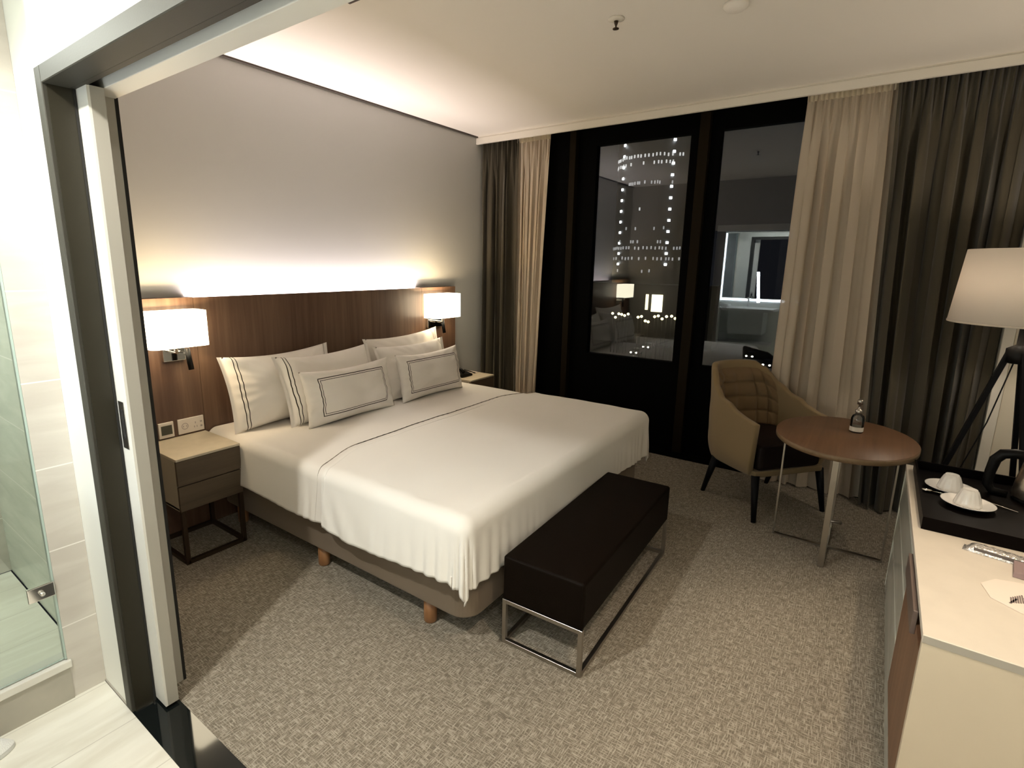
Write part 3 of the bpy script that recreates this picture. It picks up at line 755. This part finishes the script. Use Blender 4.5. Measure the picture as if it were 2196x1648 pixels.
ke.part('kettle_body', MB().lathe([(.080, .014), (.083, .020), (.076, .08), (.066, .14), (.060, .175)], kc, 48), pbr('kettle_steel', (.72, .66, .58), .28, metal=1.0))
ke.part('lid', MB().lathe([(.060, .175), (.060, .182), (.045, .192), (.012, .196), (.012, .208), (0, .21)], kc, 32), BLACKP)
hy = kc[1]
ke.part('handle', MB().tube([(2.80, hy + .055, TZ + .175), (2.805, hy + .09, TZ + .178), (2.81, hy + .125, TZ + .168), (2.815, hy + .143, TZ + .14), (2.815, hy + .150, TZ + .09), (2.815, hy + .152, TZ + .035), (2.812, hy + .135, TZ + .012), (2.805, hy + .09, TZ + .010)], [.020, .019, .020, .019, .017, .016, .016, .014], 12), BLACKP)
ke.part('spout', MB().add([(2.78, hy - .055, TZ + .17), (2.82, hy - .055, TZ + .17), (2.80, hy - .085, TZ + .172), (2.80, hy - .06, TZ + .14)], [(0, 1, 2), (0, 2, 3), (1, 3, 2), (0, 3, 1)]), STEEL)

# packet, box, card on the console
pk = thing('wrapped_packet', 'dark stationery packet in shiny clear wrap on the console', 'packet', (2.190, -.43, Dz), R(-103))
obj('packet_core', MB().box(-.085, .16, -.022, .022, .001, .017), pbr('packet_grey', (.10, .085, .08), .5), pk, bevel=.002)
def crk(u, v_):
    x = -.112 + u * .28; y = -.024 + v_ * .048
    z = .0205 * (1 - abs(v_ * 2 - 1) ** 6) * (ss(0, .1, u)) + .0025 * noise.noise(Vector((u * 26, v_ * 6, 1))) + .001
    return (x, y, max(.0006, z))
obj('clear_wrap', MB().grid(crk, 70, 10), WRAP, pk)
bx = obj('card_box', MB().box(-.045, .045, -.07, .07, .001, .018), MAUVE, bevel=.001); bx.location = (2.105, -.495, Dz); bx.rotation_euler = (0, 0, R(-8))
tag(bx, 'small mauve box lying beside the wrapped packet', 'box')
cd = thing('paper_card', 'white card with cut corners and grey logo on the console', 'card', (1.92, -.45, Dz), R(-70))
# local x runs towards the wall, y towards the window
def c2l(x, y):
    dx, dy = x - 1.92, y + .45; c, s_ = math.cos(R(70)), math.sin(R(70)); return (dx * c - dy * s_, dx * s_ + dy * c)
out = [c2l(*p) for p in ((1.967, -.338), (1.893, -.350), (1.848, -.405), (1.79, -.52), (1.90, -.62), (2.03, -.56), (2.035, -.43), (2.02, -.375))]
obj('card_sheet', MB().prism(out, .0008, .0034), PAPER, cd)
m = MB()
def stroke(pts, wd, z=.0038):
    pts = [(p[0] - .020, p[1] + .022) for p in pts]
    for (a, b) in zip(pts[:-1], pts[1:]):
        m.bar((a[0], a[1], z), (b[0], b[1], z), wd, .0006)
for k in range(6): stroke([(-.045 + k * .006, -.030 + k * .001), (-.030 + k * .007, .000 + k * .004)], .0035)
stroke([(-.05, -.034), (-.018, -.004)], .005)
stroke([(-.004, -.022), (.002, .004), (.012, -.016), (.020, .006)], .004)
stroke([(.028, -.016), (.036, .004), (.046, -.012), (.05, .006)], .003)
obj('logo_print', m, INK, cd)

# ------------------------------------------------------------------ floor lamp
lx, ly = 3.36, -.533
fl = Th('floor_lamp', 'black tripod floor lamp with cream shade beside the console', 'lamp', (lx, ly, 0))
fl.part('lamp_shade', MB().lathe([(.268, 1.262), (.240, 1.592)], (lx, ly, 0), 72, cap=False), LSHADE, solid=.003)
fl.part('shade_ring', MB().lathe([(.2695, 1.262), (.2700, 1.270)], (lx, ly, 0), 72, cap=False), pbr('shade_trim', (.70, .62, .52), .7), solid=.002)
fl.part('hub', MB().lathe([(.035, 1.085), (.044, 1.09), (.044, 1.15), (.02, 1.165), (.013, 1.17), (.013, 1.33), (.018, 1.33), (.018, 1.36)], (lx, ly, 0), 24), BLACKP)
fl.part('bulb', MB().lathe([(0, 1.36), (.016, 1.365), (.030, 1.40), (.026, 1.43), (0, 1.45)], (lx, ly, 0), 20), emit('floor_lamp_bulb', (1, .8, .55), 5))
for a in (88, 208, 328):
    ca, sa = math.cos(R(a)), math.sin(R(a)); rf = .31
    fl.part('leg', MB().bar((lx + ca * .03, ly + sa * .03, 1.135), (lx + ca * rf, ly + sa * rf, .0), .036, .020), CHAIRL, bevel=.002, seg=1)
fl.part('power_cord', MB().tube([(lx - .02, ly + .01, 1.10), (lx - .03, ly + .06, .80), (lx - .02, ly + .12, .55), (lx + .02, ly + .16, .25), (lx + .1, ly + .17, .004)], .0028, 8), BLACKP)

# ------------------------------------------------------------------ curtains
def curtain(name, label, cat, y0t, y1t, y0b, y1b, x, amp, nf, seed, mat, ztop=2.62, zbot=.01, group=None, lean=0, thin=.002, tape=False, clampx=None, bill=0):
    cy_ = (y0t + y1t) / 2
    s = Th(name, label, cat, (x, cy_, 0), group)
    rr = random.Random(seed); ph = [rr.uniform(0, 6.28) for _ in range(8)]
    def wave(u, z):
        h_ = 1 - z / ztop
        uu = u + .018 * math.sin(3.1 * h_ + ph[0] + u * 5) * min(1, h_ * 3)
        w1 = math.sin(2 * PI * nf * uu + ph[1] + 1.6 * math.sin(2 * PI * 1.7 * uu + ph[2]))
        w2 = .35 * math.sin(2 * PI * nf * 1.83 * uu + ph[3] + .6 * h_)
        w1 = math.copysign(abs(w1) ** .8, w1)
        low = w1 + w2
        hi = .30 * math.sin(2 * PI * nf * 3.4 * u + ph[4]) + .25 * math.sin(2 * PI * nf * 2.1 * u + ph[5])
        k = ss(0.0, .22, h_)
        return amp * ((1 - k) * hi + k * low * (.72 + .38 * h_))
    def fn(u, v_):
        z = ztop - v_ * (ztop - zbot)
        h_ = v_
        y = (y0t * (1 - h_) + y0b * h_) * (1 - u) + (y1t * (1 - h_) + y1b * h_) * u
        y += .012 * math.sin(2 * PI * nf * 2 * u + ph[6]) * ss(0, .2, h_)
        X = x + wave(u, z) - bill * h_ * h_
        if clampx: X = min(X, clampx)
        return (X, y, z)
    cl = s.part('curtain_cloth', MB().grid(fn, 340, 46), mat)
    if tape:
        def tp(u, v_):
            z = 2.625 - v_ * .115; y = y0t * (1 - u) + y1t * u
            return (x - .006 - amp * .20 + .010 * math.sin(2 * PI * nf * 3.6 * u) * (1 - .2 * v_), y, z)
        s.part('heading_tape', MB().grid(tp, 300, 6), SHEERT)
    return s
G1, G2 = 'blackout curtains', 'sheer curtains'
curtain('curtain', 'olive blackout curtain in the corner by the headboard', 'curtain', 3.035, 2.67, 3.03, 2.64, 4.075, .046, 5.2, 11, DARKC, group=G1, clampx=4.13)
curtain('curtain', 'olive blackout curtain behind the floor lamp', 'curtain', .085, -.555, -.045, -.545, 4.065, .060, 6.6, 23, DARKC, group=G1, clampx=4.135, bill=.05)
curtain('curtain', 'beige sheer curtain left of the dark window', 'curtain', 2.70, 2.365, 2.66, 2.455, 4.10, .024, 6, 35, SHEER, group=G2, tape=True, clampx=4.14)
curtain('curtain', 'beige sheer curtain behind the armchair', 'curtain', .535, .06, .555, -.06, 4.105, .027, 5, 47, SHEER, group=G2, tape=True, clampx=4.14)

# ------------------------------------------------------------------ ceiling fittings
sp = Th('sprinkler', 'chrome sprinkler head hanging from the ceiling', 'sprinkler', (2.508, 1.132, ZC))
sp.part('escutcheon', MB().lathe([(0.036, ZC), (.036, ZC - .004), (.022, ZC - .010), (.010, ZC - .010)], (2.508, 1.132, 0), 32), PELM)
sp.part('nozzle', MB().lathe([(.010, ZC - .008), (.008, ZC - .02), (.004, ZC - .03), (.004, ZC - .038), (.014, ZC - .040), (.014, ZC - .043), (0, ZC - .043)], (2.508, 1.132, 0), 20), DARKM)
sd = Th('smoke_detector', 'white round detector on the ceiling at the top edge', 'detector', (2.66, .66, ZC))
sd.part('detector_body', MB().lathe([(.05, ZC), (.05, ZC - .012), (.035, ZC - .026), (0, ZC - .028)], (2.66, .66, 0), 32), CEILW)
gv = Th('air_vent', 'small brown edged ceiling air vent at the top edge', 'vent', (1.65, 1.94, ZC))
gv.part('vent_frame', MB().box(1.58, 1.712, 1.990, 2.0, ZC - .012, ZC).box(1.702, 1.712, 1.88, 1.99, ZC - .012, ZC).box(1.58, 1.59, 1.88, 1.99, ZC - .012, ZC).box(1.59, 1.702, 1.88, 1.89, ZC - .012, ZC), DARKM)
for k in range(4):
    y = 1.902 + k * .023
    gv.part('slat', MB().box(1.59, 1.702, y, y + .010, ZC - .010, ZC - .002), DARKM)
def downlight(label, x, y, z, energy, col, size, spot=None):
    s = Th('downlight', label, 'ceiling light', (x, y, z))
    s.part('trim_ring', MB().lathe([(.055, z), (.055, z - .005), (.042, z - .005), (.040, z)], (x, y, 0), 32, cap=False), PELM)
    s.part('lens', MB().lathe([(.040, z - .0035), (0.0, z - .0035)], (x, y, 0), 32, cap=False), emit('lens_glow', col, 6))
    L = bpy.data.lights.new('downlight_lamp', 'SPOT' if spot else 'POINT'); L.energy = energy; L.color = col; L.shadow_soft_size = size
    if spot: L.spot_size = R(spot); L.spot_blend = .6
    l = bpy.data.objects.new('downlight_lamp', L); COL.objects.link(l); l.location = (x, y, z - .03)
    return s
downlight('round ceiling downlight over the bathroom floor', -.12, 1.43, 2.45, 74, (1.0, .97, .88), .035, 150)
downlight('round ceiling downlight over the bathroom end', .0, -.2, 2.45, 14, (1.0, .97, .88), .05)
downlight('round ceiling downlight added to brighten the shower', .1, 2.75, 2.45, 26, (.95, 1, .93), .05)  # unseen lamp, added because the shower came out dark
downlight('round ceiling downlight above the console', 1.80, -.52, ZC, 40, (1.0, .80, .55), .04, 62)

downlight('round warm ceiling downlight inside the bedroom entrance', .98, -.28, ZC, 42, (1.0, .80, .60), .05, 90)
# led wash behind the headboard
L = bpy.data.lights.new('headboard_wash', 'AREA'); L.shape = 'RECTANGLE'; L.size = 1.74; L.size_y = .035; L.energy = 18; L.color = (1, .88, .87)
l = bpy.data.objects.new('headboard_wash', L); COL.objects.link(l); l.location = (2.296, 3.034, 1.242); l.rotation_euler = (R(180), 0, 0)
# floor lamp glow
L = bpy.data.lights.new('floor_lamp_light', 'POINT'); L.energy = 7; L.color = (1, .87, .70); L.shadow_soft_size = .04
l = bpy.data.objects.new('floor_lamp_light', L); COL.objects.link(l); l.location = (lx, ly, 1.47)
# vanity light
L = bpy.data.lights.new('vanity_wash', 'AREA'); L.shape = 'RECTANGLE'; L.size = .9; L.size_y = .04; L.energy = 4; L.color = (.88, .97, 1)
l = bpy.data.objects.new('vanity_wash', L); COL.objects.link(l); l.location = (-.56, 1.5, 1.04); l.rotation_euler = (R(0), R(-60), 0)

# ------------------------------------------------------------------ the city outside
struct('ground', B(60, 420, -200, 300, -20.5, -20), pbr('night_ground', (.02, .022, .025), .9))
TC = (199.0, 70.2); TR = 14.2
tw = Th('tower_block', 'round office tower outside with lit windows and lamp columns', 'building', (TC[0], TC[1], -20))
tw.part('tower_body', MB().lathe([(TR, -20), (TR, 62)], (TC[0], TC[1], 0), 64), pbr('tower_dark', (.03, .032, .036), .5))
EL = emit('tower_lamp', (.95, 1, 1), 5.0); EW = emit('tower_window', (.72, .74, .72), .5); EW2 = emit('tower_window_dim', (.7, .72, .72), .25)
def on_tower(name, th, z, w_, h_, mat):
    r = TR + .15; c, s_ = math.cos(th), math.sin(th); p = Vector((TC[0] + r * c, TC[1] + r * s_, z)); t_ = Vector((-s_, c, 0)) * w_ / 2
    m = MB().bar(p - t_, p + t_, .25, h_)
    return tw.part(name, m, mat)
thL = PI - math.asin((78.6 - TC[1]) / TR); thR = PI - math.asin((61.6 - TC[1]) / TR)
for k in range(14):
    z = 1.9 + k * 3.66
    on_tower('facade_lamp', thL, z, .85, .75, EL); on_tower('facade_lamp', thR, z, .85, .75, EL)
cnt = 0
for zz, dens, mt, lo, hi in ((37.7, .85, EW, -1.05, 1.05), (35.3, .75, EW, -1.05, 1.0), (29.0, .35, EW2, -.5, .9), (20.5, .12, EW, -.5, .5), (14.0, .2, EW2, -.8, .8), (9.6, .3, EW2, -.6, .7), (7.4, .7, EW2, -1.1, 1.1), (3.9, .6, EW2, -1.1, 1.1), (-.4, .25, EW2, -.7, .7), (-3.2, .35, EW, -.9, .4)):
    n = 24
    for k in range(n):
        if rnd.random() > dens or cnt >= 98: continue
        th = PI + lo + (hi - lo) * (k + rnd.uniform(-.2, .2)) / n
        on_tower('lit_window', th, zz + rnd.uniform(-.15, .15), .42, 1.0, mt); cnt += 1
# low lit pavilion
pv = Th('pavilion', 'low building outside with tall yellow lit doorway', 'building', (148, 50, -20))
pv.part('walls', B(145, 151, 34, 69, -20, -3.5), pbr('pavilion_wall', (.02, .02, .02), .8))
pv.part('lit_doorway', B(144.6, 145, 47.5, 50.4, -10.8, -6.2), emit('door_glow', (1, .92, .55), 1.7))
pv.part('lit_window', B(144.6, 145, 51.4, 52.1, -10.4, -6.2), emit('door_glow2', (1, .9, .5), 1.2))
SLP = pbr('lamp_post', (.02, .02, .02), .6); SLG = emit('garden_lamp', (1, .9, .45), 3.2)
def garland_lamp(x, y, z, lab, g='small warm lamps outside at street level'):  # posts and globes are added, standing in for garlands of small lights
    s = Th('garland_lamp', lab, 'garland lamp', (x, y, -20), g)
    s.part('lamp_post', MB().tube([(x, y, -20), (x, y, z)], .08, 6), SLP)
    s.part('lamp_globe', MB().lathe([(0, 0), (.28, .15), (.32, .35), (.2, .55), (0, .62)], (x, y, z), 10), SLG)
for k in range(13):
    y = 34.5 + k * .95 + rnd.uniform(-.12, .12)
    garland_lamp(123 + rnd.uniform(-1, 1), y, -10.9 + rnd.uniform(-.8, 1.0), 'tiny warm lamp in the cluster below the lit doorway outside')
for k in range(6):
    garland_lamp(126, 49.5 + k * .8 + rnd.uniform(-.05, .05), -11 + rnd.uniform(-.6, .8), 'tiny warm lamp outside, left of the lit doorway', 'small warm lamps outside to the left')
HL = emit('headlight', (1, .95, .8), 7)
def car(x, y, lab, d=(-1, 0)):
    a = math.atan2(d[1], d[0]); s = thing('car', lab, 'car', (x, y, -20), a, 'cars with headlights on the street below')
    body = [(-2.1, .35), (2.1, .35), (2.15, .8), (1.1, .95), (.6, 1.45), (-1.2, 1.5), (-1.9, 1.0), (-2.15, .9)]
    n = len(body); m = MB().add([(px, yy, pz) for yy in (-.85, .85) for px, pz in body], [tuple(range(n)), tuple(reversed(range(n, 2 * n)))] + [(i, n + i, n + (i + 1) % n, (i + 1) % n) for i in range(n)])
    obj('body', m, pbr('car_paint', (.03, .03, .03), .3), s)
    for sx in (-1.3, 1.3):
        for sy in (-.8, .8):
            obj('wheel', MB().tube([(sx, sy - .1, .33), (sx, sy + .1, .33)], .33, 14), BLACKP, s)
    for sy in (-.65, .65):
        obj('headlight', MB().lathe([(0, -.2), (.2, -.1), (.22, .1), (0, .2)], (2.15, sy, .68), 10), HL, s)
car(138.0, 48.0, 'car with lit headlights below the middle of the left pane')
car(127.2, 47.1, 'car with lit headlights, lowest in the left pane')
car(140.2, 23.6, 'car with lit headlights behind the armchair top')
car(130.0, 18.3, 'car with lit headlights beside the right sheer curtain edge')
car(109.0, 12.9, 'car with headlights glowing through the right sheer curtain')

# ------------------------------------------------------------------ world, camera, render look
wd = bpy.data.worlds.new('night'); sc.world = wd; wd.use_nodes = True
bg = wd.node_tree.nodes['Background']; bg.inputs[0].default_value = (.55, .6, .75, 1); bg.inputs[1].default_value = .006
cam = bpy.data.cameras.new('camera'); co = bpy.data.objects.new('camera', cam); COL.objects.link(co); sc.camera = co
yaw, pitch, roll, F, pcx, pcy = (0.629659, -0.205815, 0.013169, 1146.42, 1044.86, 804.57)
f = Vector((math.cos(pitch) * math.cos(yaw), math.cos(pitch) * math.sin(yaw), math.sin(pitch)))
r = f.cross(Vector((0, 0, 1))).normalized(); u = r.cross(f)
r2 = r * math.cos(roll) + u * math.sin(roll); u2 = u * math.cos(roll) - r * math.sin(roll)
M3 = Matrix((r2, u2, -f)).transposed().to_4x4(); M3.translation = Vector((0, 0, 1.5)); co.matrix_world = M3
cam.sensor_fit = 'HORIZONTAL'; cam.sensor_width = 36; cam.lens = 36 * F / 2196
cam.shift_x = -(pcx - 1098) / 2196; cam.shift_y = (pcy - 824) / 2196
cam.clip_start = .02; cam.clip_end = 600
sc.view_settings.view_transform = 'Standard'; sc.view_settings.look = 'None'; sc.view_settings.gamma = 1
sc.view_settings.use_curve_mapping = False; sc.view_settings.exposure = 0.80
sc.cycles.max_bounces = 8; sc.cycles.diffuse_bounces = 5; sc.cycles.glossy_bounces = 4; sc.cycles.transparent_max_bounces = 12
sc.cycles.sample_clamp_indirect = 4.0; sc.cycles.caustics_reflective = False; sc.cycles.caustics_refractive = False
